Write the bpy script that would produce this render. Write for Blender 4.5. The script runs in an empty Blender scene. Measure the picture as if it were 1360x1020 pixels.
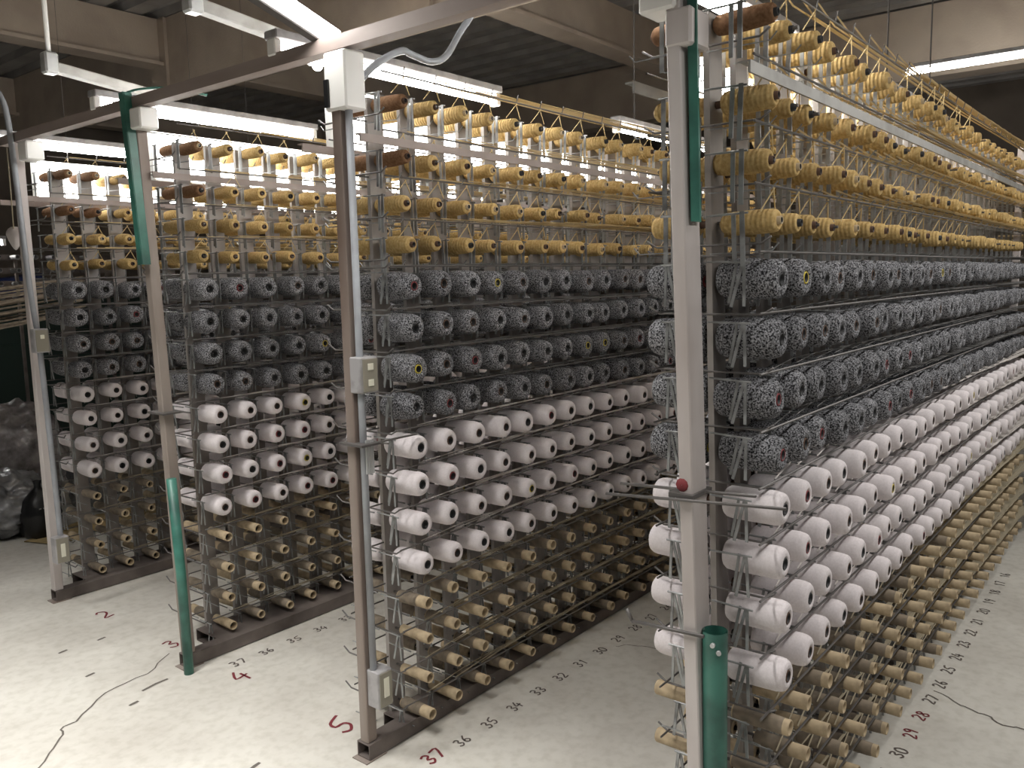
import bpy, bmesh, math, random
from mathutils import Vector, Matrix
random.seed(7)
C = bpy.context.scene.collection
S = bpy.context.scene

# ------------------------------------------------------------------ camera, world, exposure
def make_camera():
    yaw, pitch, roll = 0.6788, -0.1255, -0.021
    f = 1112.5
    cy, sy = math.cos(yaw), math.sin(yaw)
    fwd = Vector((cy*math.cos(pitch), sy*math.cos(pitch), math.sin(pitch)))
    right = Vector((sy, -cy, 0)); up = right.cross(fwd)
    r = right*math.cos(roll)+up*math.sin(roll)
    u = -right*math.sin(roll)+up*math.cos(roll)
    cd = bpy.data.cameras.new('camera'); co = bpy.data.objects.new('camera', cd); C.objects.link(co)
    cd.sensor_width = 36; cd.lens = f/1360*36; cd.clip_start = .05
    m = Matrix((r, u, -fwd)).transposed().to_4x4()
    m.translation = Vector((-2.0539, -2.0647, 1.6716))
    co.matrix_world = m
    S.camera = co
make_camera()
W = bpy.data.worlds.new('world'); S.world = W; W.use_nodes = True
W.node_tree.nodes['Background'].inputs[0].default_value = (.9, .95, 1, 1)
W.node_tree.nodes['Background'].inputs[1].default_value = .02
S.view_settings.view_transform = 'Standard'; S.view_settings.look = 'None'
S.view_settings.gamma = 1; S.view_settings.use_curve_mapping = False
S.view_settings.exposure = 0.0
TUBE = 48.0        # emission of bare fluorescent tubes
BOARD_GLOW = 15.0        # emission added to white boards in place of reflected lamp light
ROOM = 34.0        # watts of each hall luminaire that hangs outside the frame
def hall_lamp(x, y, z, w=ROOM, sx=1.2, sy=.25, rz=0, col=(1, .98, .94), spread=100):
    l = bpy.data.lights.new('hall_lamp', 'AREA'); l.shape = 'RECTANGLE'; l.size = sx; l.size_y = sy
    l.energy = w; l.color = col; l.spread = math.radians(spread)
    o = bpy.data.objects.new('hall_lamp', l); o.location = (x, y, z); o.rotation_euler = (0, 0, rz); C.objects.link(o)
for (x, y, z, w, sp) in ((-1.5, .9, 3.0, 30, 100), (-1.5, -.5, 3.0, 26, 110), (-3.2, .2, 3.0, 14, 110), (-2.2, 2.4, 3.0, 24, 100), (-.2, -2.3, 2.75, 15, 180),
                         (1.1, -2.3, 2.75, 16, 180), (2.4, -2.3, 2.75, 18, 180), (3.9, -2.3, 2.75, 17, 180), (-1.6, -2.6, 3.0, 14, 140)):
    hall_lamp(x, y, z, w, spread=sp)

# ------------------------------------------------------------------ materials
def mat(name, col, rough=.6, metal=0, var=0, vscale=6, bump=0, bscale=40, vcol=None, coords='Object', stretch=(1, 1, 1), detail=4):
    m = bpy.data.materials.new(name); m.use_nodes = True
    nt = m.node_tree; b = nt.nodes['Principled BSDF']
    b.inputs['Base Color'].default_value = (*col, 1); b.inputs['Roughness'].default_value = rough
    b.inputs['Metallic'].default_value = metal
    tc = nt.nodes.new('ShaderNodeTexCoord'); mp = nt.nodes.new('ShaderNodeMapping')
    mp.inputs['Scale'].default_value = stretch
    nt.links.new(tc.outputs[coords], mp.inputs[0])
    if var:
        n = nt.nodes.new('ShaderNodeTexNoise'); n.inputs['Scale'].default_value = vscale; n.inputs['Detail'].default_value = detail
        nt.links.new(mp.outputs[0], n.inputs['Vector'])
        r = nt.nodes.new('ShaderNodeValToRGB'); r.color_ramp.elements[0].position = .5-.24*var; r.color_ramp.elements[1].position = .5+.17*var
        r.color_ramp.elements[0].color = (*(vcol or [c*.5 for c in col]), 1); r.color_ramp.elements[1].color = (*col, 1)
        nt.links.new(n.outputs[0], r.inputs[0]); nt.links.new(r.outputs[0], b.inputs['Base Color'])
    if bump:
        n2 = nt.nodes.new('ShaderNodeTexNoise'); n2.inputs['Scale'].default_value = bscale
        nt.links.new(mp.outputs[0], n2.inputs['Vector'])
        bp = nt.nodes.new('ShaderNodeBump'); bp.inputs['Strength'].default_value = bump; bp.inputs['Distance'].default_value = .01
        nt.links.new(n2.outputs[0], bp.inputs['Height']); nt.links.new(bp.outputs[0], b.inputs['Normal'])
    return m

def emit(name, col, strength):
    m = bpy.data.materials.new(name); m.use_nodes = True
    nt = m.node_tree; nt.nodes.clear()
    e = nt.nodes.new('ShaderNodeEmission'); e.inputs[0].default_value = (*col, 1); e.inputs[1].default_value = strength
    o = nt.nodes.new('ShaderNodeOutputMaterial'); nt.links.new(e.outputs[0], o.inputs[0])
    return m

def yarn_mat(name, dark, light, speckle, lo, hi, wave=0, wscale=120, rndval=.15, wbump=.3, wdist=3):
    """wound yarn: fine speckle of two fibre colours, windings as fine relief, a little change from package to package"""
    m = bpy.data.materials.new(name); m.use_nodes = True
    nt = m.node_tree; L = nt.links.new; b = nt.nodes['Principled BSDF']; b.inputs['Roughness'].default_value = .95
    b.inputs['Specular IOR Level'].default_value = .1
    tc = nt.nodes.new('ShaderNodeTexCoord'); oi = nt.nodes.new('ShaderNodeObjectInfo')
    add = nt.nodes.new('ShaderNodeVectorMath'); add.operation = 'ADD'
    mul = nt.nodes.new('ShaderNodeMath'); mul.operation = 'MULTIPLY'; mul.inputs[1].default_value = 9
    L(oi.outputs['Random'], mul.inputs[0]); L(tc.outputs['Object'], add.inputs[0]); L(mul.outputs[0], add.inputs[1])
    n = nt.nodes.new('ShaderNodeTexNoise'); n.inputs['Scale'].default_value = speckle; n.inputs['Detail'].default_value = 2
    L(add.outputs[0], n.inputs['Vector'])
    r = nt.nodes.new('ShaderNodeValToRGB'); r.color_ramp.elements[0].position = lo; r.color_ramp.elements[1].position = hi
    r.color_ramp.elements[0].color = (*dark, 1); r.color_ramp.elements[1].color = (*light, 1)
    L(n.outputs[0], r.inputs[0])
    hs = nt.nodes.new('ShaderNodeHueSaturation')
    mr = nt.nodes.new('ShaderNodeMapRange'); mr.inputs[3].default_value = 1-rndval; mr.inputs[4].default_value = 1+rndval*.6
    L(oi.outputs['Random'], mr.inputs[0]); L(mr.outputs[0], hs.inputs['Value']); L(r.outputs[0], hs.inputs['Color'])
    L(hs.outputs[0], b.inputs['Base Color'])
    w = nt.nodes.new('ShaderNodeTexWave'); w.bands_direction = 'Y'; w.inputs['Scale'].default_value = wscale
    w.inputs['Distortion'].default_value = wdist; w.inputs['Detail'].default_value = 1
    L(add.outputs[0], w.inputs['Vector'])
    bp = nt.nodes.new('ShaderNodeBump'); bp.inputs['Strength'].default_value = wbump; bp.inputs['Distance'].default_value = .004
    L(w.outputs['Fac'], bp.inputs['Height']); L(bp.outputs[0], b.inputs['Normal'])
    return m

M = {}
M['grey_yarn'] = yarn_mat('grey heather yarn', (.016, .016, .018), (.46, .46, .485), 230, .38, .68, wbump=.35)
M['white_yarn'] = yarn_mat('pale pinkish white yarn', (.72, .665, .675), (.80, .745, .76), 160, .3, .7, wbump=.15, rndval=.06)
M['yellow_yarn'] = yarn_mat('golden tan yarn', (.45, .30, .115), (.62, .45, .21), 120, .3, .7, wscale=26, wbump=.55, wdist=1.2, rndval=.2)
M['brown_yarn'] = yarn_mat('brown thread remains', (.16, .085, .045), (.26, .15, .085), 120, .3, .7, wbump=.2)
M['kraft'] = mat('cream paper', (.52, .41, .265), .8, var=.6, vscale=30, vcol=(.36, .28, .18))
M['shaded_kraft'] = mat('shaded cream paper', (.26, .21, .155), .85, var=.6, vscale=30, vcol=(.17, .14, .105))
M['core_brown'] = mat('brown paper core', (.10, .055, .035), .8)
M['core_black'] = mat('black core', (.015, .015, .017), .6)
M['core_red'] = mat('dull red core', (.22, .035, .04), .7)
M['core_yellow'] = mat('yellow core', (.62, .50, .07), .7)
M['galv'] = mat('galvanised steel', (.56, .57, .57), .45, .35, var=.5, vscale=9, vcol=(.40, .41, .41))
M['upright'] = mat('pale painted steel', (.38, .355, .34), .55, .1, var=.9, vscale=5, vcol=(.17, .145, .125), stretch=(1, 1, .25))
M['channel'] = mat('dull grey channel', (.36, .35, .33), .55, .2, var=.5, vscale=9, vcol=(.26, .25, .23))
M['lever'] = mat('grey steel strip', (.33, .34, .34), .42, .4, var=.5, vscale=20, vcol=(.18, .18, .18))
M['rod'] = mat('dull steel rod', (.15, .14, .135), .5, .5)
M['brownsteel'] = mat('rust stained steel', (.32, .275, .245), .6, .15, var=1, vscale=6, vcol=(.15, .10, .078), stretch=(1, 1, .2))
M['pinksteel'] = mat('grey primer steel', (.64, .595, .58), .6, .1, var=.8, vscale=6, vcol=(.44, .39, .37), stretch=(1, 1, .3))
M['darkbase'] = mat('worn dark base steel', (.20, .17, .155), .65, .2, var=1, vscale=6, vcol=(.07, .055, .05))
M['dust'] = mat('dusty brown grey steel', (.36, .30, .275), .6, .1, var=.8, vscale=5, vcol=(.24, .19, .17), stretch=(1, .3, 1))
M['green'] = mat('green enamel', (.055, .20, .155), .4, .0, var=.6, vscale=8, vcol=(.03, .10, .08))
M['conduit'] = mat('grey conduit', (.36, .38, .41), .55, .2, var=.4, vscale=7, vcol=(.30, .31, .33))
M['box'] = mat('grey switch box', (.40, .39, .40), .5, .2, var=.4, vscale=14, vcol=(.28, .27, .27))
M['plate'] = mat('drab cover plate', (.28, .26, .21), .6)
M['cream_plastic'] = mat('ivory plastic', (.78, .76, .64), .5)
M['whitepaint'] = mat('white painted metal', (.86, .85, .82), .45)
M['blackplastic'] = mat('black plastic', (.012, .012, .013), .35)
M['strand_y'] = mat('yellow thread', (.60, .46, .24), .9)
M['strand_g'] = mat('grey thread', (.16, .155, .15), .9)
M['strand_w'] = mat('pale thread', (.60, .56, .53), .9)
M['strand_t'] = mat('drab thread', (.36, .31, .22), .9)
M['deck'] = mat('dark roof deck', (.36, .34, .32), .8, var=.6, vscale=3, vcol=(.26, .245, .23))
M['beam'] = mat('beige fireproofed steel', (.46, .385, .31), .9, var=.6, vscale=2.5, vcol=(.38, .31, .25), bump=.2, bscale=60)
M['wall'] = mat('dark dusty wall', (.16, .13, .105), .9, var=.7, vscale=1.5, vcol=(.09, .075, .06))
M['tube'] = emit('lit fluorescent tube', (1, .985, .95), TUBE)
M['board_glow'] = emit('board face with added glow', (1, .985, .95), BOARD_GLOW)
M['red'] = mat('dark red floor paint', (.16, .022, .03), .8)
M['mark'] = mat('black marker', (.11, .09, .08), .8)
M['crack'] = mat('dirt in crack', (.13, .115, .10), .95)
M['bag'] = mat('crinkled clear plastic over rags', (.46, .43, .43), .2, var=1, vscale=9, vcol=(.07, .06, .06), bump=.6, bscale=25)
M['bag2'] = mat('crinkled silver plastic', (.50, .51, .53), .22, .35, var=.9, vscale=7, vcol=(.12, .12, .125), bump=.6, bscale=25)
M['blackbag'] = mat('black plastic film', (.010, .010, .011), .35, bump=.6, bscale=12)
M['card'] = mat('brown cardboard', (.50, .38, .19), .85, var=.5, vscale=6)
M['darkgreen'] = mat('dark green machine paint', (.008, .022, .016), .5)
M['blue'] = mat('dark blue cloth', (.015, .025, .09), .9)

def concrete():
    m = bpy.data.materials.new('worn concrete'); m.use_nodes = True
    nt = m.node_tree; L = nt.links.new; b = nt.nodes['Principled BSDF']; b.inputs['Roughness'].default_value = .62
    tc = nt.nodes.new('ShaderNodeTexCoord')
    n1 = nt.nodes.new('ShaderNodeTexNoise'); n1.inputs['Scale'].default_value = 1.6; n1.inputs['Detail'].default_value = 7; n1.inputs['Roughness'].default_value = .62
    n2 = nt.nodes.new('ShaderNodeTexNoise'); n2.inputs['Scale'].default_value = 24; n2.inputs['Detail'].default_value = 5
    for n in (n1, n2): L(tc.outputs['Object'], n.inputs['Vector'])
    r1 = nt.nodes.new('ShaderNodeValToRGB')
    r1.color_ramp.elements[0].position = .36; r1.color_ramp.elements[0].color = (.50, .475, .43, 1)
    r1.color_ramp.elements[1].position = .60; r1.color_ramp.elements[1].color = (.62, .60, .55, 1)
    L(n1.outputs[0], r1.inputs[0])
    r2 = nt.nodes.new('ShaderNodeValToRGB')
    r2.color_ramp.elements[0].position = .32; r2.color_ramp.elements[0].color = (.88, .875, .86, 1)
    r2.color_ramp.elements[1].position = .55; r2.color_ramp.elements[1].color = (1, 1, 1, 1)
    L(n2.outputs[0], r2.inputs[0])
    mx = nt.nodes.new('ShaderNodeMix'); mx.data_type = 'RGBA'; mx.blend_type = 'MULTIPLY'; mx.inputs['Factor'].default_value = 1
    L(r1.outputs[0], mx.inputs['A']); L(r2.outputs[0], mx.inputs['B']); L(mx.outputs['Result'], b.inputs['Base Color'])
    bp = nt.nodes.new('ShaderNodeBump'); bp.inputs['Strength'].default_value = .12
    L(n2.outputs[0], bp.inputs['Height']); L(bp.outputs[0], b.inputs['Normal'])
    return m
M['concrete'] = concrete()

# ------------------------------------------------------------------ mesh helpers
def box(bm, x0, x1, y0, y1, z0, z1, mi=0, shear=None):
    vs = [bm.verts.new((x, y, z)) for x in (x0, x1) for y in (y0, y1) for z in (z0, z1)]
    for q in ((0, 1, 3, 2), (4, 6, 7, 5), (0, 4, 5, 1), (2, 3, 7, 6), (0, 2, 6, 4), (1, 5, 7, 3)):
        f = bm.faces.new([vs[i] for i in q]); f.material_index = mi
    return vs
def rod(bm, a, b, r, n=6, mi=0, r2=None, caps=True):
    a, b = Vector(a), Vector(b); d = (b-a).normalized()
    u = d.orthogonal().normalized(); v = d.cross(u); r2 = r if r2 is None else r2
    A = []; B = []
    for i in range(n):
        t = 2*math.pi*i/n; k = u*math.cos(t)+v*math.sin(t)
        A.append(bm.verts.new(a+k*r)); B.append(bm.verts.new(b+k*r2))
    for i in range(n):
        f = bm.faces.new((A[i], A[(i+1) % n], B[(i+1) % n], B[i])); f.material_index = mi; f.smooth = n > 6
    if caps:
        for q in (A[::-1], B):
            f = bm.faces.new(q); f.material_index = mi
def path(bm, pts, r, n=8, mi=0):
    pts = [Vector(p) for p in pts]; rings = []; u = None
    for i, p in enumerate(pts):
        d = (pts[min(i+1, len(pts)-1)]-pts[max(i-1, 0)]).normalized()
        u = d.orthogonal().normalized() if u is None else (u-d*u.dot(d)).normalized()
        v = u.cross(d)
        rings.append([bm.verts.new(p+(u*math.cos(2*math.pi*k/n)+v*math.sin(2*math.pi*k/n))*r) for k in range(n)])
    for a, b in zip(rings, rings[1:]):
        for k in range(n):
            f = bm.faces.new((a[k], a[(k+1) % n], b[(k+1) % n], b[k])); f.smooth = True; f.material_index = mi
    bm.faces.new(rings[0][::-1]); bm.faces.new(rings[-1])
def smooth_pts(pts, k=5):
    P = [Vector(p) for p in pts]; out = []
    for i in range(len(P)-1):
        p0, p1, p2, p3 = P[max(i-1, 0)], P[i], P[i+1], P[min(i+2, len(P)-1)]
        for j in range(k):
            t = j/k
            out.append(.5*((2*p1)+(p2-p0)*t+(2*p0-5*p1+4*p2-p3)*t*t+(3*p1-p0-3*p2+p3)*t**3))
    return out+[P[-1]]
def bar(bm, a, b, w, t, wdir, mi=0):
    """flat bar from a to b, w wide along wdir, t thick"""
    a, b = Vector(a), Vector(b); d = (b-a).normalized(); wd = Vector(wdir); wd = (wd-d*wd.dot(d)).normalized(); n = d.cross(wd)
    vs = [bm.verts.new(p+wd*sw*w/2+n*sn*t/2) for p in (a, b) for sw in (-1, 1) for sn in (-1, 1)]
    for q in ((0, 1, 3, 2), (4, 6, 7, 5), (0, 4, 5, 1), (2, 3, 7, 6), (0, 2, 6, 4), (1, 5, 7, 3)):
        f = bm.faces.new([vs[i] for i in q]); f.material_index = mi
def lathe(bm, prof, n=18, mi=0, close=False):
    """prof: (y, r) along +Y"""
    rings = []
    for y, r in prof:
        rings.append([bm.verts.new((r*math.cos(2*math.pi*k/n), y, r*math.sin(2*math.pi*k/n))) for k in range(n)])
    for a, b in zip(rings, rings[1:]):
        for k in range(n):
            f = bm.faces.new((a[k], b[k], b[(k+1) % n], a[(k+1) % n])); f.smooth = True; f.material_index = mi
    if close:
        bm.faces.new(rings[-1])
def finish(name, bm, mats, bevel=0):
    bmesh.ops.recalc_face_normals(bm, faces=bm.faces)
    if bevel:
        bmesh.ops.bevel(bm, geom=list(bm.edges), offset=bevel, segments=1, affect='EDGES')
    me = bpy.data.meshes.new(name); bm.to_mesh(me); bm.free()
    for m in (mats if isinstance(mats, (list, tuple)) else [mats]): me.materials.append(m)
    return me
def put(name, me, parent=None, loc=None, rz=0):
    o = bpy.data.objects.new(name, me); C.objects.link(o)
    if parent: o.parent = parent
    if loc is not None: o.location = loc
    if rz: o.rotation_euler = (0, 0, rz)
    return o
def obj(name, bm, mats, parent=None, loc=None, bevel=0):
    return put(name, finish(name, bm, mats, bevel), parent, loc)
def tag(o, label, cat, group=None):
    o['label'] = label; o['category'] = cat
    if group: o['group'] = group
    return o
def empty(name, loc, label, cat, group=None):
    o = bpy.data.objects.new(name, None); o.location = loc; C.objects.link(o); o.empty_display_size = .1
    return tag(o, label, cat, group)
def struct(o): o['kind'] = 'structure'; return o
def stuff(o): o['kind'] = 'stuff'; return o

# ------------------------------------------------------------------ the hall
bm = bmesh.new(); box(bm, -6, 11, -6, 9.2, -.12, 0)
floor = struct(obj('floor', bm, M['concrete']))
def ribbon(pts, w, m, name, z=.0012):
    bm = bmesh.new(); P = [Vector((x, y)) for x, y in pts]; pr = None
    for i, p in enumerate(P):
        d = (P[min(i+1, len(P)-1)]-P[max(i-1, 0)]).normalized(); nrm = Vector((-d.y, d.x))
        ww = w*(.55+.45*math.sin(math.pi*(i+.6)/(len(P)+.2)))
        cur = [bm.verts.new((p.x+nrm.x*s*ww/2, p.y+nrm.y*s*ww/2, z)) for s in (-1, 1)]
        if pr: bm.faces.new((pr[0], cur[0], cur[1], pr[1]))
        pr = cur
    return bm
def jitter(pts, k=4, a=.008):
    out = []
    for (x0, y0), (x1, y1) in zip(pts, pts[1:]):
        for j in range(k):
            t = j/k; out.append((x0+(x1-x0)*t+random.uniform(-a, a), y0+(y1-y0)*t+random.uniform(-a, a)))
    return out+[pts[-1]]
for pts, w in (([(-1.6, .62), (-.961, .983), (-.852, 1.103), (-.805, 1.189), (-.747, 1.204), (-.566, 1.339), (-.376, 1.361), (-.21, 1.471)], .008),
               ([(1.46, -1.372), (1.388, -1.476), (1.366, -1.569), (1.327, -1.625), (1.341, -1.695), (1.30, -1.9), (1.22, -2.3)], .008),
               ([(1.05, -.13), (1.099, -.173), (1.139, -.294), (1.19, -.42), (1.20, -.60)], .005)):
    obj('crack', ribbon(jitter(pts), w, None, 'crack'), M['crack'], floor)
obj('scuff_mark', ribbon([(-.467, 1.226), (-.40, 1.24), (-.345, 1.241)], .016, None, ''), M['crack'], floor)
for x, y in ((-.498, 1.891), (-.323, 1.886), (-.531, 1.549), (-.541, 1.149), (-.503, .371), (-.9, 2.2), (-.72, .3), (-1.1, 1.6)):
    obj('scuff_mark', ribbon([(x-.02, y), (x, y+.004), (x+.022, y+.008)], .016, None, ''), M['crack'], floor)

# hand painted digits, as strokes in a 1 x 1.6 cell
DG = {'0': [[(.5, 1.6), (.1, 1.2), (.1, .4), (.5, 0), (.9, .4), (.9, 1.2), (.5, 1.6)]],
      '1': [[(.3, 1.2), (.55, 1.6), (.5, 0)]],
      '2': [[(.1, 1.3), (.4, 1.6), (.85, 1.3), (.7, .8), (.1, .05), (.95, .12)]],
      '3': [[(.1, 1.45), (.6, 1.6), (.85, 1.2), (.4, .85), (.9, .5), (.55, 0), (.05, .2)]],
      '4': [[(.6, 1.6), (.05, .6), (1, .65)], [(.75, 1.1), (.6, -.1)]],
      '5': [[(1.1, 1.75), (.3, 1.45), (.2, .9), (.7, .85), (.85, .4), (.4, 0), (.0, .2)]],
      '6': [[(.8, 1.6), (.25, 1.0), (.1, .4), (.5, 0), (.85, .4), (.5, .8), (.15, .5)]],
      '7': [[(.05, 1.5), (.95, 1.55), (.4, 0)]],
      '8': [[(.5, .85), (.15, 1.2), (.5, 1.6), (.85, 1.2), (.5, .85), (.1, .4), (.5, 0), (.9, .4), (.5, .85)]],
      '9': [[(.85, 1.2), (.5, .9), (.15, 1.2), (.5, 1.6), (.85, 1.25), (.6, 0)]]}
def number(txt, x, y, h, m, name, rz=0, pw=.15):
    bm = bmesh.new(); s = h/1.6; ca, sa = math.cos(rz), math.sin(rz)
    for i, ch in enumerate(txt):
        for st in DG[ch]:
            st = [(p.x, p.y) for p in smooth_pts([(a+random.uniform(-.05, .05), b+random.uniform(-.05, .05), 0) for a, b in st], 3)]
            pr = None; P = [Vector(((i*1.25+a-.6*len(txt)+random.uniform(0, .01))*s, (b-.8)*s)) for a, b in st]
            for k, p in enumerate(P):
                d = (P[min(k+1, len(P)-1)]-P[max(k-1, 0)]).normalized(); nr = Vector((-d.y, d.x))*h*pw/2
                cur = []
                for sg in (-1, 1):
                    q = p+nr*sg; cur.append(bm.verts.new((x+q.x*ca-q.y*sa, y+q.x*sa+q.y*ca, .0015+.0001*i)))
                if pr: bm.faces.new((pr[0], cur[0], cur[1], pr[1]))
                pr = cur
    o = obj(name, bm, m, floor); return o
YC = {'A': 2.588, 'B': 1.294, 'C': 0.0, 'D': -1.3316}
X0 = {'A': .03, 'B': .02, 'C': 0.0, 'D': -.065}
PX = .1541
for k, n in (('C', 20), ('D', 21), ('B', 8)):
    for c in range(n):
        y = YC[k]+{'C': -.10, 'D': -.045, 'B': -.17}[k]
        number(str(36-c), X0[k]+.05+PX*c, y, .045, M['red'] if k == 'D' and c in (7, 8) else M['mark'], 'floor_number', random.uniform(-.15, .15))
number('37', -.073, 1.13, .05, M['mark'], 'floor_number')
number('37', -.085, -.085, .06, M['red'], 'floor_number')
for t, x, y, h in (('2', -.166, 2.178, .10), ('3', -.15, 1.56, .085), ('4', -.138, 1.014, .10), ('5', -.14, .345, .11)):
    number(t, x, y, h, M['red'], 'floor_number', .1, .11)

# walls and roof
bm = bmesh.new(); box(bm, -6, 11, 9, 9.2, 0, 4.3); struct(obj('wall_left', bm, M['wall']))
bm = bmesh.new(); box(bm, 10.8, 11, -6, 9, 0, 4.3); struct(obj('wall_back', bm, M['wall']))
ceiling = bpy.data.objects.new('ceiling', None); C.objects.link(ceiling); struct(ceiling)
bm = bmesh.new(); box(bm, -6, 11, -6, 9.2, 4.12, 4.2); obj('deck_sheet', bm, M['deck'], ceiling)
bm = bmesh.new(); box(bm, -.075, .075, -6, 9, 4.04, 4.119); rib = finish('deck_rib', bm, M['deck'])
for i in range(52): put('deck_rib', rib, ceiling, (-5.8+.32*i, 0, 0))
def ibeam(bm, a0, a1, c, zb, zt, fw, axis):
    for (w, z0, z1) in ((fw, zb, zb+.03), (fw*.35, zb+.03, zt)):
        if axis == 'x': box(bm, a0, a1, c-w/2, c+w/2, z0, z1)
        else: box(bm, c-w/2, c+w/2, a0, a1, z0, z1)
for y in (-4.5, -1.2, 2.04, 5.3, 8.5):
    bm = bmesh.new(); ibeam(bm, -6, 11, y, 3.62, 4.03, .22, 'x'); obj('roof_beam', bm, M['beam'], ceiling)
for x in (-2.3, 2.25, 6.6):
    bm = bmesh.new(); box(bm, x-.13, x+.13, -6, 9, 3.4, 4.03); obj('girder', bm, M['beam'], ceiling)
    for y in (2.04, 5.3):
        bm = bmesh.new(); box(bm, x-.16, x-.131, y-.14, y+.14, 3.4, 4.03); obj('girder_plate', bm, M['beam'], ceiling)

# ------------------------------------------------------------------ lamps and added glowing boards in the aisles
def strip_light(name, x0, x1, y, z, label, group=None, along='x', hang=False):
    """bare tube under a slim white batten"""
    L = x1-x0
    t = empty(name, (x0, y, z), label, 'lamp', group)
    if along == 'y': t.rotation_euler = (0, 0, math.pi/2)
    bm = bmesh.new(); rod(bm, (.03, 0, 0), (L-.03, 0, 0), .019, 12); obj('tube', bm, M['tube'], t)
    bm = bmesh.new(); box(bm, 0, L, -.035, .035, .030, .060)
    obj('batten', bm, M['box'], t, bevel=.004)
    if hang:
        for xx in (.2, L-.2):
            bm = bmesh.new(); rod(bm, (xx, 0, .06), (xx, 0, 4.12-z), .004, 6); obj('hanger_wire', bm, M['rod'], t)
    for s in (0, L-.03):
        bm = bmesh.new(); box(bm, s, s+.03, -.022, .022, -.025, .0315); obj('lamp_holder', bm, M['whitepaint'], t, bevel=.004)
    return t
def glow_board(x0, x1, y, z0, z1, label, group):
    """upright white board, its glow added as emission: tray with a board face with added glow that faces the rack"""
    t = empty('glow_board', (x0, y, z0), label, 'lamp', group); L = x1-x0; H = z1-z0
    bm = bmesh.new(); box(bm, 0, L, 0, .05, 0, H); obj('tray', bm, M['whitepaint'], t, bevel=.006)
    bm = bmesh.new(); box(bm, .012, L-.012, -.02, -.0005, .008, H-.008); obj('glow_face', bm, M['board_glow'], t, bevel=.006)
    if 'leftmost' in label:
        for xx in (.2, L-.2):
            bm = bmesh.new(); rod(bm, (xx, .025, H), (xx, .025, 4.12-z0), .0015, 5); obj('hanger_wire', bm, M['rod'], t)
AISLE = {'D': 'above the nearest rack', 'C': 'above the rack with the grey conduit', 'B': 'above the green-footed second rack', 'A': 'above the leftmost rack'}
ORD = ['first', 'second', 'third', 'fourth', 'fifth', 'sixth', 'seventh', 'eighth', 'ninth', 'tenth', 'eleventh', 'twelfth', 'thirteenth',
       'fourteenth', 'fifteenth', 'sixteenth', 'seventeenth', 'eighteenth', 'nineteenth', 'twentieth', 'twenty-first', 'twenty-second', 'twenty-third', 'twenty-fourth', 'twenty-fifth', 'twenty-sixth']
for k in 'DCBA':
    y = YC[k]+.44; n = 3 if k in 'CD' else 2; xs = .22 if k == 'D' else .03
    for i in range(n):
        glow_board(xs+1.22*i, xs+1.21+1.22*i, y, 2.16, 2.385, f'white board with added glow {AISLE[k]}, {ORD[i]} from post', 'glowing white boards along the rack tops')
    strip_light('tube_light', -.25, .95, y-.03, 2.462, f'bare fluorescent tube {AISLE[k]}, nearest its end post', 'bare tubes over the racks')
    if k in 'CD':
        strip_light('tube_light', 1.95, 3.15, y-.03, 2.47, f'bare fluorescent tube {AISLE[k]}, farther from the end post', 'bare tubes over the racks', hang=True)
strip_light('tube_light', 5.45, 5.45+1.75, -1.9, 3.25, 'long ceiling lamp glowing across the far right', along='y', hang=True)
strip_light('tube_light', 8.3, 9.5, .2, 3.25, 'small distant ceiling lamp in the dark far right corner', along='y', hang=True)
strip_light('tube_light', .25, 1.03, 6.2, 2.08, 'small distant lamp glowing low at the far left edge', hang=True)

# the lamp lying across the tie bar, tilted
t = empty('tilted_light', (-.172, .15, 2.455), 'fluorescent lamp tilting down onto the tie bar above the conduit post', 'lamp')
d = Vector((-.453-.62*.28, .15, 2.54+.62*.096))-Vector((-.172, .15, 2.455))
bm = bmesh.new(); n_ = d.normalized(); u_ = Vector((0, 1, 0)).cross(n_).normalized()
for s, (w0, w1, t0, t1) in enumerate(((.012, .055, -.03, .025),)):
    vs = [bm.verts.new(n_*a+Vector((0, b, 0))+u_*c) for a in (0, d.length) for b in (w0, w1) for c in (t0, t1)]
    for q in ((0, 1, 3, 2), (4, 6, 7, 5), (0, 4, 5, 1), (2, 3, 7, 6), (0, 2, 6, 4), (1, 5, 7, 3)): bm.faces.new([vs[i] for i in q])
if u_.z > 0: pass
obj('batten', bm, M['rod'], t, bevel=.004)
bm = bmesh.new(); rod(bm, n_*.02+Vector((0, -.012, 0)), n_*(d.length-.02)+Vector((0, -.012, 0)), .021, 12); obj('tube', bm, M['tube'], t)

# tie bar over the end posts, rods and rails above it
tb = empty('tie_bar', (-.22, 0, 2.40), 'long grey steel bar joining the tops of all the end posts', 'bar')
bm = bmesh.new(); box(bm, -.025, .025, -2.8, 2.75, 0, .006); box(bm, -.025, -.019, -2.8, 2.75, .006, .044); obj('angle_iron', bm, M['dust'], tb)
bm = bmesh.new(); box(bm, .0, .012, -2.8, 2.3, .03, .05); obj('thin_rail', bm, M['dust'], tb)
def rail(a, b, label, rodx):
    a, b = Vector(a), Vector(b)
    t = empty('hung_rail', a, label, 'rail', 'rails hung from the roof')
    bm = bmesh.new(); bar(bm, (0, 0, 0), b-a, .05, .045, (0, 1, 0)); obj('channel', bm, M['channel'], t, bevel=.004)
    bm = bmesh.new(); rod(bm, (0, 0, .02), (-.004, 0, 4.1-a.z), .011, 8); obj('hanger_rod', bm, M['whitepaint'], t)
    bm = bmesh.new(); box(bm, -.03, .03, -.03, .03, -.035, .06); obj('hanger_clamp', bm, M['galv'], t, bevel=.008)
rail((-.284, 2.0, 2.663), (.30, 2.0, 2.60), 'pale channel hung from a white rod at upper left', 0)
rail((-.29, .8, 2.678), (.33, .8, 2.615), 'grey channel hung near the top centre left of the tilted lamp', 0)
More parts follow.
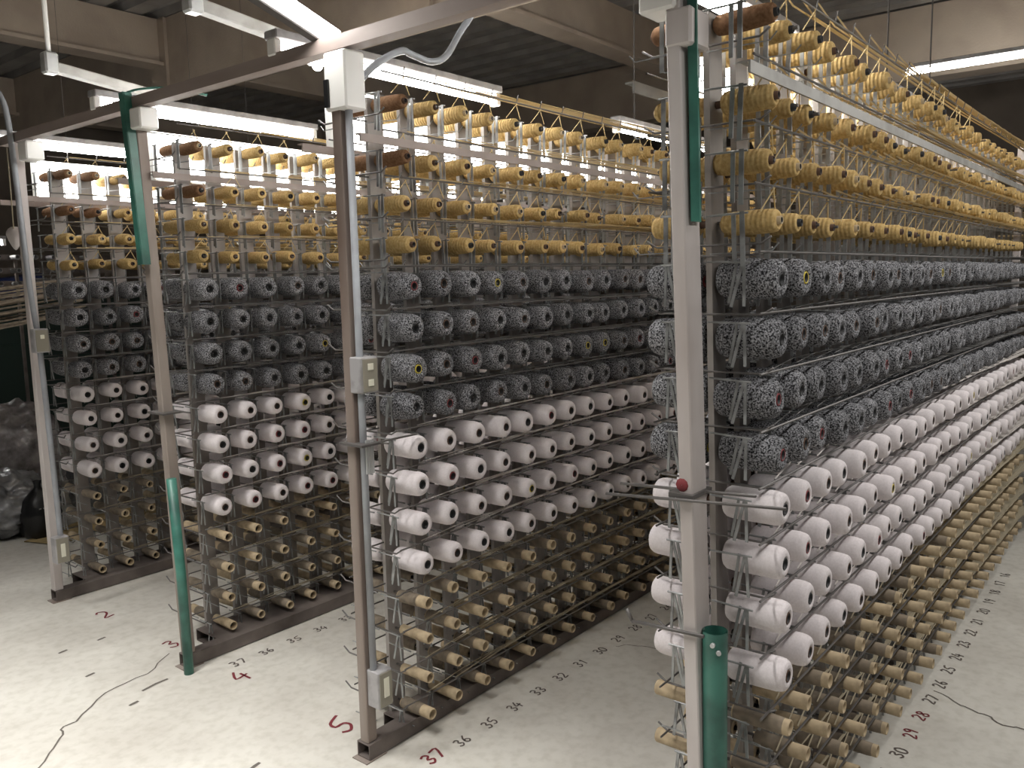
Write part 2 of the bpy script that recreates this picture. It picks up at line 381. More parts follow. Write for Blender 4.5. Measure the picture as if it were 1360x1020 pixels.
t = empty('spot_lamp', (.19, .80, 2.580), 'small white clip lamp glowing beside the tie bar', 'lamp')
bm = bmesh.new(); path(bm, smooth_pts([(-.02, 0, .03), (0, 0, .02), (.01, 0, 0), (.04, 0, -.02)], 4), .012); obj('clip', bm, M['whitepaint'], t)
bm = bmesh.new(); lathe(bm, [(0, .001), (.004, .013), (.018, .021), (.034, .021), (.046, .009)], 12); o = obj('bulb', bm, M['tube'], t, (.05, -.02, -.02)); o.rotation_euler = (0, 0, -.8)

# ------------------------------------------------------------------ yarn packages (prototypes)
def prof_mesh(name, prof, m, n=18, k=1, jit=0):
    bm = bmesh.new(); lathe(bm, [(y, r*k) for y, r in prof], n)
    return finish(name, bm, m)
WHITE = [(.010, .0150), (.002, .0175), (.0, .023), (.002, .034), (.006, .041), (.013, .0455), (.026, .0478), (.06, .0480), (.13, .0475), (.148, .045), (.155, .039), (.156, .013)]
GREY = [(.012, .016), (.003, .019), (.001, .028), (.003, .041), (.009, .0485), (.024, .0530), (.06, .0545), (.12, .0545), (.145, .051), (.155, .043), (.156, .014)]
YELL = [(.004, .010), (.001, .014), (.0, .021), (.005, .0265), (.02, .029), (.07, .030), (.115, .029), (.135, .026), (.142, .020), (.143, .010)]
TUBE_P = [(.05, .0135), (.004, .0155), (.0, .0175), (.0, .0195), (.003, .021), (.08, .0205), (.152, .019), (.152, .010)]
def vary(prof, a, b, c):   # body radius a, tip b, length c
    k = .80 if prof is WHITE else .88 if prof is GREY else 1
    return [(y*c, (r if r < .02 else .02+(r-.02)*k)*(b if y < .025 else a)) for y, r in prof]
PM = {'white': [prof_mesh('white_yarn', vary(WHITE, *v), M['white_yarn']) for v in ((1, 1, 1), (.96, .94, .97), (1.03, 1.02, .99))],
      'grey': [prof_mesh('grey_yarn', vary(GREY, *v), M['grey_yarn']) for v in ((1, 1, 1), (.93, .93, 1), (.97, .9, .98), (1.02, 1.0, 1.01))],
      'yellow': [prof_mesh('yellow_yarn', vary(YELL, *v), M['yellow_yarn'], 16) for v in ((1, 1, 1), (.86, .86, .97), (.95, .9, 1.05), (1.06, 1.0, .92))],
      'brown': [prof_mesh('brown_yarn', vary(YELL, .9, .85, 1.05), M['brown_yarn'], 16)],
      'tube': [prof_mesh('paper_tube', vary(TUBE_P, *v), M['kraft'], 14) for v in ((1, 1, 1), (.95, .95, .93), (1.02, 1.02, 1.0))]}
def core_mesh(ri, ro, y0, y1, m):
    bm = bmesh.new(); lathe(bm, [(y0+.016, .0001), (y0+.016, ri*.97),  (y0, ri), (y0-.001, (ri+ro)/2), (y0, ro), (y1, ro*.95)], 12)
    for f in bm.faces:
        if all(math.hypot(v.co.x, v.co.z) < ri*1.01 for v in f.verts): f.material_index = 1
    return finish('core_tube', bm, [m, M['core_black']])
CORE = {k: [core_mesh(ri, ro, y0, y1, M[m]) for m in ms] for k, ri, ro, y0, y1, ms in (
    ('white', .0125, .0148, .0015, .158, ('core_brown',)*7+('core_black',)*5+('core_red', 'core_yellow')),
    ('grey', .0125, .0155, .003, .158, ('core_black',)*9+('core_brown',)*4+('core_red',)*2+('core_yellow',)),
    ('yellow', .007, .010, -.007, .150, ('core_brown', 'core_black', 'core_brown', 'kraft')))}
CORE['brown'] = CORE['yellow']
bm = bmesh.new(); lathe(bm, [(.05, .0212), (.06, .0228), (.10, .0235), (.145, .0225), (.148, .0192)], 14); SHADE = finish('shade_sleeve', bm, M['shaded_kraft'])  # darker sleeve on the tube: shade from neighbouring tubes painted in as colour
bm = bmesh.new(); lathe(bm, [(.012, .0205), (.03, .0222), (.13, .0225), (.148, .0195)], 14); SHADE2 = finish('shade_sleeve', bm, M['shaded_kraft'])
bm = bmesh.new(); lathe(bm, [(.03, .005), (.03, .0142)], 12, 0); lathe(bm, [(.028, .0001), (.028, .006), (.155, .006)], 8)
PLUG = finish('spindle_end', bm, M['core_black'])
# lambda of thread from a spool up to its guide
def strand_mesh(h, spread, y):
    bm = bmesh.new()
    rod(bm, (-spread, y+.02, .022), (.004, y, h), .0017, 4); rod(bm, (spread*.9, y+.01, .024), (-.004, y, h), .0017, 4)
    return finish('yarn_strand', bm, M['strand_y'])
STR = [strand_mesh(.078, .034, .012), strand_mesh(.072, .028, .03), strand_mesh(.078, .04, .0)]

# tiers from the top: z of spindle, kind, tip offset
TIER = [(2.274, 'yellow', .034), (2.086, 'yellow', .034), (1.938, 'yellow', .034), (1.797, 'yellow', .034),
        (1.654, 'grey', .012), (1.510, 'grey', .012), (1.366, 'grey', .012), (1.227, 'grey', .012),
        (1.090, 'white', 0), (.952, 'white', 0), (.810, 'white', 0), (.664, 'white', 0),
        (.522, 'tube', 0), (.380, 'tube', 0), (.238, 'tube', 0), (.098, 'tube', 0)]
DEPTH = .372
LEAN = {'A': 0, 'B': 0, 'C': 0, 'D': .025}
NC = {'D': 26, 'C': 21, 'B': 21, 'A': 21}
XE = {'D': 4.0, 'C': 3.28, 'B': 3.28, 'A': 3.28}
def yoff(k, z): return YC[k]+LEAN[k]*(z-1.0)
RACK = {'D': 'nearest rack', 'C': 'grey conduit rack', 'B': 'second rack from left', 'A': 'leftmost rack'}
NFRONT = {'D': 24, 'C': 19, 'B': 10, 'A': 7}
NBACK = {'D': 4, 'C': 4, 'B': 4, 'A': 3}
KLAB = {'white': ('white_yarn_cone', 'pinkish white cone', 'white cone', 'white'), 'grey': ('grey_yarn_cone', 'speckled grey cone', 'grey cone', 'grey'),
        'yellow': ('yellow_yarn_spool', 'golden yarn spool', 'yarn spool', 'golden'), 'tube': ('paper_tube', 'bare paper tube', 'paper tube', 'tube')}
GRP = {'white': 'white yarn cones on the racks', 'grey': 'grey yarn cones on the racks', 'yellow': 'golden yarn spools on the racks', 'tube': 'bare paper tubes on the racks'}
ROW = {0: 'top', 1: 'second', 2: 'third', 3: 'lowest'}
rest = {k: bmesh.new() for k in ('white', 'grey', 'yellow', 'tube')}
LOWP = {'white': [(0, .014), (.004, .033), (.025, .042), (.13, .042), (.153, .014)], 'grey': [(0, .015), (.004, .036), (.03, .050), (.13, .050), (.155, .014)],
        'yellow': [(-.005, .010), (.003, .026), (.03, .029), (.115, .029), (.142, .010)], 'tube': [(.03, .012), (0, .0165), (.002, .021), (.15, .019)]}
def add_low(bm, prof, x, y, z, flip):
    n = 10; rings = []; s = -1 if flip else 1
    for yy, r in prof:
        rings.append([bm.verts.new((x+r*math.cos(2*math.pi*k/n), y+s*yy, z+r*math.sin(2*math.pi*k/n))) for k in range(n)])
    for a, b in zip(rings, rings[1:]):
        for k in range(n):
            q = (a[k], b[k], b[(k+1) % n], a[(k+1) % n]); f = bm.faces.new(q if not flip else q[::-1]); f.smooth = True
def package(k, c, ti, back):
    z, kind, off = TIER[ti]
    name, txt, cat, short = KLAB[kind]
    rnd = random.Random(f'{k}{c}{ti}{back}')
    x = X0[k]+PX*c+rnd.uniform(-.004, .004); zz = z+rnd.uniform(-.004, .004)
    dy = off+rnd.uniform(-.008, .010)
    if kind == 'yellow': dy += rnd.choice((0, 0, -.012, .012))
    if back: y = yoff(k, z)+DEPTH-dy; rz = math.pi
    else: y = yoff(k, z)+dy; rz = rnd.uniform(-.03, .03)
    pk = kind
    if kind == 'yellow' and (c == 0 and ti == 0 or (c == 0 and ti == 1 and k in 'BC') or (k == 'A' and ti < 2 and c < 2)): pk = 'brown'; txt = 'brown near-bare spool'
    o = put(name, rnd.choice(PM[pk]), None, (x, y, zz), rz)
    o.rotation_euler = (rnd.uniform(-.03, .03), 0, rz)
    side = 'rear ' if back else ''
    tag(o, f"{txt}, {ORD[c]} from post, {side}{ROW[ti % 4]} {short} row, {RACK[k]}", cat, GRP[kind])
    small = c > 12
    if kind in ('white', 'grey', 'yellow'):
        if not small or kind == 'white': put('core_tube', rnd.choice(CORE[pk]), o)
        if kind == 'yellow' and not back and c < 16: put('yarn_strand', rnd.choice(STR), o)
    elif not small:
        q = rnd.random()
        if q < .40: put('shade_sleeve', SHADE, o)
        elif q < .72: put('shade_sleeve', SHADE2, o)
        put('spindle_end', PLUG, o)
    return o

# ------------------------------------------------------------------ racks
def lever_bm(kind):
    """thread tensioner: pin from the upright with two hanging steel strips; origin at the spindle axis, y=0 the tip plane"""
    bm = bmesh.new(); x = -.067
    if kind in ('yellow',):
        box(bm, x-.003, x, .078, .090, -.105, .024); box(bm, x+.006, x+.009, .104, .115, -.098, .020)
        rod(bm, (x, .178, .020), (x, .07, .020), .0028, 5)
        rod(bm, (x+.02, .178, -.07), (x+.02, .02, -.072), .002, 4); rod(bm, (x+.02, .02, -.072), (x+.02, .004, -.055), .002, 4)
    elif kind == 'tube':
        bar(bm, (x, .095, .012), (x, .116, -.084), .008, .003, (0, 1, 0)); bar(bm, (x+.005, .093, .012), (x+.005, .083, -.084), .008, .003, (0, 1, 0))
        rod(bm, (x, .178, .012), (x, .08, .011), .0028, 5)
        rod(bm, (x+.03, .178, -.05), (x+.03, .06, -.052), .0022, 4)
    else:
        t = .043 if kind == 'grey' else .027
        bar(bm, (x, .086, t), (x, .112, t-.108), .0075, .003, (0, 1, 0)); bar(bm, (x, .083, t), (x, .079, t-.106), .0075, .003, (0, 1, 0))
        bar(bm, (x+.008, .104, t), (x+.008, .122, t-.10), .007, .003, (0, 1, 0))
        rod(bm, (x, .178, t), (x, .068, t-.001), .0028, 5)
    return bm
LEV = {k: finish('tension_lever', lever_bm(k), [M['lever']]) for k in ('yellow', 'grey', 'white', 'tube')}
def into(bm, me, mtx):
    vs = [bm.verts.new(mtx @ v.co) for v in me.vertices]
    for p in me.polygons: bm.faces.new([vs[i] for i in p.vertices])
UP_Y0 = .178
def sheared(me, k, y0):
    for v in me.vertices: v.co.y += y0+LEAN[k]*(v.co.z-1.0)
    return me
def make_rack(k):
    lab = {'D': 'nearest steel yarn rack with white end post and green pipe foot', 'C': 'steel yarn rack whose rusty end post carries a grey conduit',
           'B': 'second steel yarn rack from the left with green foot pipe', 'A': 'leftmost steel yarn rack with pale conduit beside its end post'}[k]
    NCOL, XEND = NC[k], XE[k]
    r = empty('yarn_rack', (0, 0, 0), lab, 'rack', 'yarn racks standing side by side')
    y0 = YC[k]; x0 = X0[k]
    # uprights: pale channel strips, one per column
    bm = bmesh.new(); box(bm, -.036, .036, UP_Y0, UP_Y0+.004, .0602, 2.30); box(bm, -.036, -.032, UP_Y0+.004, UP_Y0+.016, .0602, 2.30); box(bm, .032, .036, UP_Y0+.004, UP_Y0+.016, .0602, 2.30)
    bmesh.ops.subdivide_edges(bm, edges=[e for e in bm.edges if abs(e.verts[0].co.z-e.verts[1].co.z) > 1], cuts=3)
    up = sheared(finish('upright', bm, M['upright']), k, y0)
    for c in range(NCOL): put('upright', up, r, (x0+PX*c, 0, 0))
    # rails
    for y, z0, z1, nm in ((.035, 2.118, 2.145, 'top_rail'), (DEPTH-.04, 2.118, 2.145, 'top_rail')):
        yy = yoff(k, z0)+y
        bm = bmesh.new(); box(bm, -.20, XEND, yy-.003, yy+.003, z0, z1); box(bm, -.20, XEND, yy+.003, yy+.024, z1-.004, z1); obj(nm, bm, M['channel' if k == 'D' else 'dust'], r)
    pc = {'A': 2.587, 'B': 1.287, 'C': .101, 'D': -1.186}[k]
    ra, rb = pc-.032, y0-LEAN[k]+.198
    bm = bmesh.new()
    for (x1, x2, e) in ((-.245, -.06, pc+.032), (-.06, XEND, rb)):
        for (a, b, c, d) in ((ra, ra+.004, .004, .06), (e-.004, e, .004, .06), (ra+.004, e-.004, .056, .06), (ra+.004, e-.004, .004, .008)):
            box(bm, x1, x2, a, b, c, d)
    obj('base_rail', bm, M['darkbase'], r)
    bm = bmesh.new(); box(bm, -.265, -.17, ra-.006, ra+.07, 0, .0038); obj('foot_plate', bm, M['brownsteel'], r)
    # end posts
    spec = {'A': ((-.245, -.200), (2.66, 2.70), .02, 'pinksteel'), 'B': ((-.240, -.195), (1.325, 1.369), .040, 'brownsteel'),
            'C': ((-.240, -.197), (.080, .122), 0, 'brownsteel'), 'D': ((-.252, -.175), (-1.150, -1.114), .036, 'pinksteel')}[k]
    (xa, xb), (ya, yb), ln, mt = spec
    if k == 'A': ya, yb, ln = 2.565, 2.608, 0
    bm = bmesh.new(); vs = box(bm, xa, xb, ya, yb, .06, 2.40)
    for v in vs: v.co.y += ln*(v.co.z-1.5)
    obj('end_post', bm, M[mt], r, bevel=.003)
    # far end posts
    bm = bmesh.new(); box(bm, XEND-.04, XEND, y0+.09, y0+.13, .056, 2.40); obj('far_post', bm, M['pinksteel'], r, bevel=.003)
    # spindles, joined
    bm = bmesh.new()
    for c in range(NCOL):
        for z, kind, off in TIER:
            yy = yoff(k, z)
            rod(bm, (x0+PX*c, yy+.03, z), (x0+PX*c, yy+DEPTH-.03, z), .0045, 5)
    stuff(obj('spindles', bm, M['rod'], r))
    # tensioners: one by one for the columns in view, the others joined
    near = {'D': 18, 'C': 18, 'B': 11, 'A': 7}[k]
    far = bmesh.new()
    for ti, (z, kind, off) in enumerate(TIER):
        yy = yoff(k, z)
        for c in range(NCOL):
            if c < near:
                o = put('tension_lever', LEV[kind], r, (x0+PX*c, yy, z))
                o.rotation_euler = (random.uniform(-.04, .04), 0, 0)
            else: into(far, LEV[kind], Matrix.Translation((x0+PX*c, yy, z)))
            into(far, LEV[kind], Matrix.Translation((x0+PX*c-.134, yy+DEPTH, z)) @ Matrix.Rotation(math.pi, 4, 'Z'))
    stuff(obj('tension_levers', far, M['lever'], r))
    # guide rods along each tier, with hooks for the top tier
    for ti, (z, kind, off) in enumerate(TIER):
        h = {'yellow': .082, 'grey': .0665, 'white': .0655, 'tube': .05}[kind]
        yy = yoff(k, z)+{'yellow': .045, 'grey': .035, 'white': .04, 'tube': .04}[kind]
        bm = bmesh.new(); rod(bm, (x0-.09, yy, z+h), (XEND, yy, z+h), .0032, 6)
        if ti == 0:
            for c in range(NCOL): rod(bm, (x0+PX*c+.01, yy, z+h), (x0+PX*c+.014, yy-.006, z+h+.03), .0022, 4)
        obj('guide_rod', bm, M['rod'], r)
        bm = bmesh.new(); rod(bm, (x0-.09, yoff(k, z)+DEPTH-.05, z+h), (XEND, yoff(k, z)+DEPTH-.05, z+h), .003, 5); obj('guide_rod', bm, M['rod'], r)
    # cross pins through the end post every tier
    for ti, (z, kind, off) in enumerate(TIER):
        h = {'yellow': -.055, 'grey': .062, 'white': .055, 'tube': .04}[kind]
        yy = yoff(k, z); bm = bmesh.new()
        path(bm, [(-.10, yy+.36, z+h+.018), (-.10, yy+.33, z+h), (-.10, yy+.05, z+h), (-.10, yy+.025, z+h+.016)], .003, 5)
        rod(bm, (-.10, yy+.185, z+h), (x0-.03, yy+.185, z+h), .003, 5)
        obj('cross_pin', bm, M['rod'], r)
    return r
def switch_box(parent, x, y, z0, z1, w, dpt, holes, nm='switch_box'):
    """box on the conduit; its cover faces -y, long face -x"""
    bm = bmesh.new(); box(bm, x-w/2, x+w/2, y-dpt/2, y+dpt/2, z0, z1); o = obj(nm, bm, M['box'], parent, bevel=.004)
    bm = bmesh.new(); box(bm, x-w/2+.005, x+w/2-.005, y-dpt/2-.004, y-dpt/2-.0002, z0+.006, z1-.006); obj('cover_plate', bm, M['plate'], o, bevel=.0012)
    for (zz, hh, ww) in holes:
        bm = bmesh.new(); box(bm, x-ww/2, x+ww/2, y-dpt/2-.007, y-dpt/2-.0042, zz-hh/2, zz+hh/2); obj('socket', bm, M['cream_plastic'], o, bevel=.001)
R = {k: make_rack(k) for k in 'DCBA'}

# rack C: conduit, boxes, lamp box, clamp
r = R['C']
bm = bmesh.new(); rod(bm, (-.218, .062, .33), (-.218, .062, 2.23), .0125, 10); obj('conduit', bm, M['conduit'], r)
bm = bmesh.new(); path(bm, smooth_pts([(-.218, .062, 2.225), (-.205, .06, 2.27), (-.178, .06, 2.305), (-.093, .06, 2.379), (.018, .06, 2.44), (.075, .06, 2.438), (.163, .06, 2.432), (.241, .06, 2.464), (.317, .06, 2.557), (.427, .06, 2.70), (.47, .06, 2.9), (.45, .06, 3.3), (.40, .06, 4.05)]), .012, 10)
obj('flexible_conduit', bm, M['conduit'], r)
switch_box(r, -.212, .052, 1.305, 1.425, .072, .06, ((1.393, .022, .024), (1.34, .022, .024)))
switch_box(r, -.200, .052, .200, .335, .066, .06, ((.275, .07, .024),))
bm = bmesh.new(); box(bm, -.262, -.176, .02, .135, 1.128, 1.136); rod(bm, (-.18, .19, 1.13), (-.18, -.02, 1.135), .004, 6); rod(bm, (-.19, .005, 1.14), (-.02, .005, 1.14), .004, 6); obj('clamp', bm, M['rod'], r)
for i in range(4):
    bm = bmesh.new(); bar(bm, (-.222+.009*i, .043, 1.145), (-.222+.009*i, .043, 1.03), .007, .004, (1, 0, 0)); obj('hanging_strip', bm, M['galv'], r)
bm = bmesh.new(); box(bm, -.255, -.17, .03, .135, 2.215, 2.395); obj('lamp_end_box', bm, M['whitepaint'], r, bevel=.006)
bm = bmesh.new(); box(bm, -.262, -.2555, .108, .128, 2.225, 2.31); obj('black_clip', bm, M['blackplastic'], r)
# rack B: green bar on top, green pipe foot, lamp box
r = R['B']
bm = bmesh.new(); path(bm, [(-.262, 1.215, 0), (-.262, 1.222, .45), (-.262, 1.245, .86)], .021, 12); obj('green_pipe', bm, M['green'], r)
bm = bmesh.new(); bar(bm, (-.275, 1.395, 2.46), (-.275, 1.34, 1.76), .034, .006, (0, 1, 0)); bar(bm, (-.258, 1.378, 2.46), (-.258, 1.323, 1.76), .006, .034, (0, 1, 0)); obj('green_angle_bar', bm, M['green'], r)
bm = bmesh.new(); box(bm, -.262, -.18, 1.285, 1.37, 2.31, 2.395); obj('lamp_end_box', bm, M['whitepaint'], r, bevel=.006)
bm = bmesh.new(); path(bm, smooth_pts([(-.27, 1.40, 2.45), (-.22, 1.36, 2.475), (-.10, 1.30, 2.49), (.02, 1.24, 2.47)]), .005, 6); obj('cable', bm, M['green'], r)
bm = bmesh.new(); box(bm, -.265, -.17, 1.27, 1.40, 1.128, 1.136); rod(bm, (-.18, 1.45, 1.13), (-.18, 1.2, 1.135), .004, 6); obj('clamp', bm, M['rod'], r)
# rack A: bent conduit, boxes
r = R['A']
bm = bmesh.new(); path(bm, smooth_pts([(-.27, 2.80, 2.60), (-.268, 2.70, 2.665), (-.265, 2.615, 2.62), (-.262, 2.555, 2.45), (-.258, 2.50, 1.7), (-.256, 2.455, 1.4), (-.254, 2.43, .9), (-.252, 2.415, .36)]), .014, 10); obj('bent_conduit', bm, M['conduit'], r)
switch_box(r, -.262, 2.425, 1.35, 1.47, .07, .055, ((1.43, .02, .02),))
switch_box(r, -.262, 2.405, .26, .40, .07, .055, ((.33, .07, .022),))
bm = bmesh.new(); box(bm, -.255, -.17, 2.40, 2.50, 2.30, 2.392); obj('lamp_end_box', bm, M['whitepaint'], r, bevel=.006)
# rack D: green flat bar on top, pipe foot, lamp box, long bar across
r = R['D']
bm = bmesh.new(); bar(bm, (-.212, -1.127, 2.62), (-.212, -1.1475, 1.795), .046, .005, (1, 0, 0)); bar(bm, (-.234, -1.138, 2.62), (-.234, -1.158, 1.795), .005, .022, (1, 0, 0)); obj('green_angle_bar', bm, M['green'], r)
bm = bmesh.new(); rod(bm, (-.212, -1.212, 0), (-.212, -1.206, .80), .031, 18, caps=False); rod(bm, (-.212, -1.212, 0), (-.212, -1.206, .80), .027, 18, caps=False); obj('green_pipe', bm, M['green'], r)
bm = bmesh.new(); rod(bm, (-.241, -1.215, .775), (-.249, -1.216, .775), .006, 8); obj('bolt', bm, M['galv'], r)
bm = bmesh.new(); rod(bm, (-.236, -1.226, .757), (-.243, -1.231, .757), .006, 8); obj('bolt', bm, M['galv'], r)
bm = bmesh.new(); box(bm, -.256, -.16, -1.153, -1.086, 2.19, 2.275); obj('lamp_bracket', bm, M['pinksteel'], r, bevel=.006)
bm = bmesh.new(); box(bm, -.262, -.17, -1.115, -1.02, 2.276, 2.42); obj('lamp_end_box', bm, M['whitepaint'], r, bevel=.006)
bm = bmesh.new(); rod(bm, (-.272, -.93, 1.118), (-.272, -1.40, 1.152), .004, 8); rod(bm, (-.20, -.93, 1.13), (-.20, -1.30, 1.15), .004, 8); obj('cross_bar', bm, M['rod'], r)
bm = bmesh.new(); box(bm, -.265, -.16, -1.17, -1.105, 1.135, 1.146); obj('clamp', bm, M['rod'], r)
bm = bmesh.new(); lathe(bm, [(0, .001), (.0, .016), (.004, .018), (.006, .0)], 10); o = obj('rust_patch', bm, M['core_red'], r, (-.2535, -1.135, 1.165)); o.rotation_euler = (0, 0, -math.pi/2)
bm = bmesh.new(); rod(bm, (-.262, -1.00, .79), (-.262, -1.20, .80), .005, 8); rod(bm, (-.262, -1.00, .79), (-.262, -.985, .82), .005, 8); obj('foot_clamp', bm, M['rod'], r)

# ------------------------------------------------------------------ packages on the racks
for k in 'DCBA':
    for ti in range(16):
        z, kind, off = TIER[ti]
        for c in range(NC[k]):
            if c < NFRONT[k]: package(k, c, ti, False)
            else: add_low(rest[kind], LOWP[kind], X0[k]+PX*c, yoff(k, z)+off, z, False)
            if c < NBACK[k]: package(k, c, ti, True)
            else: add_low(rest[kind], LOWP[kind], X0[k]+PX*c, yoff(k, z)+DEPTH-off, z, True)
for kind, bm in rest.items():
    o = stuff(obj({'white': 'white_yarn_cones', 'grey': 'grey_yarn_cones', 'yellow': 'yellow_yarn_spools', 'tube': 'paper_tubes'}[kind], bm, M[{'tube': 'kraft'}.get(kind, kind+'_yarn')]))
    tag(o, {'white': 'white yarn cones deep inside the racks and on their back sides', 'grey': 'speckled grey yarn cones deep inside the racks and on their back sides',
            'yellow': 'golden yarn spools deep inside the racks and on their back sides', 'tube': 'bare paper tubes deep inside the racks and on their back sides'}[kind], KLAB[kind][2])

# ------------------------------------------------------------------ thread bundles: each thread starts at its package and runs to the far end
def bundle(k, ti):
    NCOL, XEND = NC[k], XE[k]
    z, kind, off = TIER[ti]
    h = {'yellow': .088, 'grey': .071, 'white': .070, 'tube': .055}[kind]
    y = yoff(k, z); rr = {'yellow': .0026, 'grey': .0015, 'white': .0022, 'tube': .0022}[kind]
    rnd = random.Random(f'{k}{ti}b')
    bm = bmesh.new()
    for c in range(NCOL):
        xs = X0[k]+PX*c+.02; ys = y+.045+{'yellow': -.002, 'grey': .0, 'white': .0, 'tube': 0}[kind]
        lane = y-.005+.0045*(NCOL-c)*.8; zz = z+h+rnd.uniform(-.002, .004)+{'yellow': .0017, 'grey': .0004, 'white': .0008, 'tube': .0008}[kind]*(NCOL-c)*min(1, c/8)
        if xs > XEND-.2: continue
        pts = [(xs, ys, zz-.002), (min(xs+.25, XEND-.1), lane, zz), ((xs+XEND)/2+.1, lane, zz-rnd.uniform(0, .006)), (XEND, lane-.03, zz)]
        for a, b in zip(pts, pts[1:]): rod(bm, a, b, rr, 3, caps=False)
        # past the end of the rack the threads spread out to the side as a flat sheet
        if k in 'CD':
            e = Vector((XEND+.7+.09*c, y-1.25+.012*c, zz-.02)); s = Vector(pts[-1])
            bar(bm, s, e, .012, .0012, (1, .7, 0))
    o = obj('thread_bundle', bm, M[{'yellow': 'strand_y', 'grey': 'strand_g', 'white': 'strand_w', 'tube': 'strand_t'}[kind]])
    col = {'yellow': 'golden', 'grey': 'grey', 'white': 'pale', 'tube': 'drab'}[kind]
    tag(o, f'{col} threads running lengthwise above the {ROW[ti % 4]} {KLAB[kind][3]} row, {RACK[k]}', 'threads', 'thread bundles along the racks')
for k in 'DCBA':
    for ti in range(16): bundle(k, ti)

# ------------------------------------------------------------------ left background
def blob(name, loc, s, m, seed, amp=.12, sub=5):
    bm = bmesh.new(); bmesh.ops.create_icosphere(bm, subdivisions=sub, radius=1)
    from mathutils import noise
    for v in bm.verts:
        n = noise.fractal(v.co*2.2+Vector((seed, 0, 0)), 1, 2, 4)*amp-abs(noise.noise(v.co*5+Vector((seed, 3, 0))))*amp*.9-abs(noise.noise(v.co*11+Vector((0, seed, 0))))*amp*.5
        v.co *= 1+n
        v.co = Vector((v.co.x*s[0], v.co.y*s[1], v.co.z*s[2]))
        v.co.z = max(v.co.z, -s[2]*.72)
    for f in bm.faces: f.smooth = True
    zmin = min(v.co.z for v in bm.verts)
    for v in bm.verts: v.co.z -= zmin
    return obj(name, bm, m, None, loc)
o = blob('plastic_sack', (.10, 4.25, .005), (.40, .34, .25), M['bag2'], 3, .16); tag(o, 'crumpled silver plastic sack on the floor at far left', 'sack')
o = blob('rag_sack', (.62, 5.35, .005), (.42, .36, .44), M['bag'], 11, .12); tag(o, 'tall clear sack stuffed with brown rags behind the silver sack', 'sack')
o = blob('plastic_sack', (.80, 4.35, .005), (.17, .25, .33), M['bag2'], 23, .14); tag(o, 'pale plastic sack seen through the leftmost rack', 'sack')
t = empty('bin_bag', (.235, 3.92, .006), 'black plastic bag with a twisted neck standing by the sacks', 'bag')
bm = bmesh.new(); lathe(bm, [(-.30, .10), (-.27, .12), (-.15, .125), (-.05, .095), (.0, .05), (.03, .022), (.05, .02), (.08, .03), (.085, .001)], 14)
for v in bm.verts:
    a = math.atan2(v.co.z, v.co.x); v.co.x *= 1+.1*math.sin(5*a+v.co.y*20); v.co.z *= 1+.1*math.sin(5*a+v.co.y*20)
    v.co = Vector((v.co.x, v.co.z, v.co.y+.30))
obj('bag_body', bm, M['blackbag'], t)
bm = bmesh.new()
for i in range(4): box(bm, -.05+.026*i, -.036+.026*i, -.1245, -.12, .205, .213)
obj('print_mark', bm, M['box'], t)
bm = bmesh.new(); vs = box(bm, -.36, .32, -.16, .13, 0, .008); vs[0].co.x += .1; vs[6].co.y += .06
o = obj('cardboard_sheet', bm, M['card'], None, (.48, 3.86, .001)); o.rotation_euler = (0, 0, .35); tag(o, 'flat brown cardboard sheet on the floor under the black bag', 'cardboard')
bm = bmesh.new(); vs = box(bm, -.30, .32, -.12, .14, 0, .008)
o = obj('cardboard_sheet', bm, M['card'], None, (1.15, 3.9, .001)); o.rotation_euler = (0, 0, -.2); tag(o, 'flat cardboard sheet seen low through the leftmost rack', 'cardboard')
t = empty('machine', (1.9, 7.4, 0), 'dark green machine standing in the gloom at far left', 'machine')
bm = bmesh.new(); box(bm, -1.2, 1.6, 0, .8, 0, 1.35); obj('housing', bm, M['darkgreen'], t, bevel=.03)
bm = bmesh.new(); box(bm, -1.0, -.2, -.04, -.001, .5, 1.1); obj('door', bm, M['darkgreen'], t, bevel=.01)
bm = bmesh.new(); box(bm, -1.1, 1.5, .15, .7, 1.351, 1.62); obj('hood', bm, M['darkgreen'], t, bevel=.02)
bm = bmesh.new()
vs = box(bm, -.9, .3, 0, .5, 0, .16); bmesh.ops.subdivide_edges(bm, edges=list(bm.edges), cuts=3)
for v in bm.verts: v.co.z += .05*math.sin(v.co.x*6)*(v.co.z > .05)
o = obj('folded_tarp', bm, M['blue'], None, (1.6, 7.6, 1.623)); tag(o, 'dark blue cloth heaped on the green machine', 'cloth')
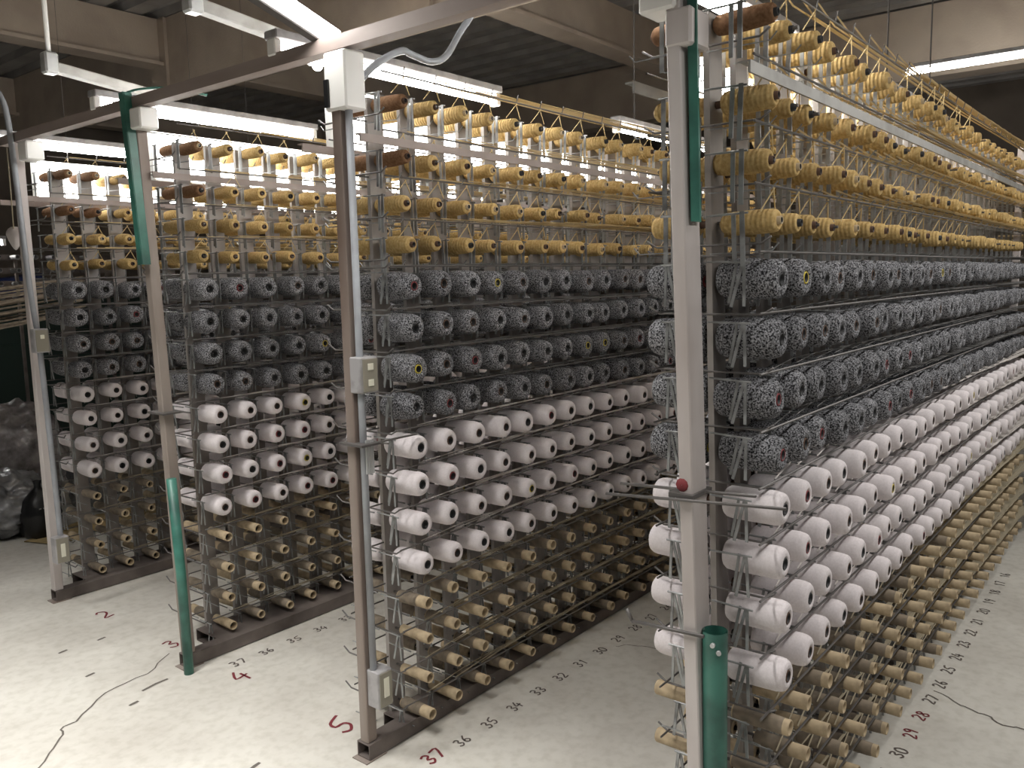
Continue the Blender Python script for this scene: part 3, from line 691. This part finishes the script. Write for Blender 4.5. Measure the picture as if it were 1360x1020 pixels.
# small creel seen at the far left edge
t = empty('bobbin_frame', (.55, 6.0, 0), 'small dark frame of grey bobbins behind the leftmost rack', 'rack')
for x in (.1, .5, .9, 1.3):
    bm = bmesh.new(); box(bm, x-.012, x+.012, .06, .085, 0, 1.95); obj('upright', bm, M['darkbase'], t)
bm = bmesh.new(); box(bm, .05, 1.35, .086, .10, 1.93, 1.96); obj('rail', bm, M['darkbase'], t)
for ri in range(4):
    bm = bmesh.new(); box(bm, .05, 1.35, .052, .0595, 1.575+.115*ri, 1.625+.115*ri); obj('rail', bm, M['darkbase'], t)
for ri in range(4):
    for ci in range(7):
        o = put('grey_bobbin', PM['tube'][0].copy() if ri+ci == 0 else bob, None, (.71+.15*ci, 5.905, 1.60+.115*ri))
        if ri+ci == 0:
            bob = o.data; bob.materials.clear(); bob.materials.append(M['box'])
        tag(o, f'grey bobbin, {ORD[ci]} from left, {["lowest", "second lowest", "second highest", "top"][ri]} row, small frame behind leftmost rack', 'bobbin', 'grey bobbins on the small frame')
bm = bmesh.new(); rnd = random.Random(5)
for i in range(26):
    z = 1.40+.30*rnd.random(); rod(bm, (-1.2, 4.15+rnd.uniform(-.2, .1), z-.20), (.75, 4.2+rnd.uniform(-.1, .06), 1.50+.25*(z-1.40)/.30*1.0), .008, 4, caps=False)
o = obj('thread_bundle', bm, M['shaded_kraft']); tag(o, 'drab thread bundles slanting in from the far left edge', 'threads')
t = empty('hanging_tag', (-.23, 2.70, 1.86), 'rounded grey paddle hanging beside the leftmost end post', 'tag')
bm = bmesh.new(); lathe(bm, [(0, .0001), (0, .04), (.006, .042), (.012, .04), (.012, .0001)], 16)
for v in bm.verts:
    if v.co.z < 0: v.co.z *= 1.9; v.co.x *= 1+v.co.z*6
o = obj('paddle', bm, M['pinksteel'], t, (0, 0, .09)); o.rotation_euler = (0, 0, -.7)
bm = bmesh.new(); path(bm, [(0, 0, .12), (-.005, -.02, .3), (-.02, -.06, .52)], .003, 6); obj('cord', bm, M['strand_t'], t)
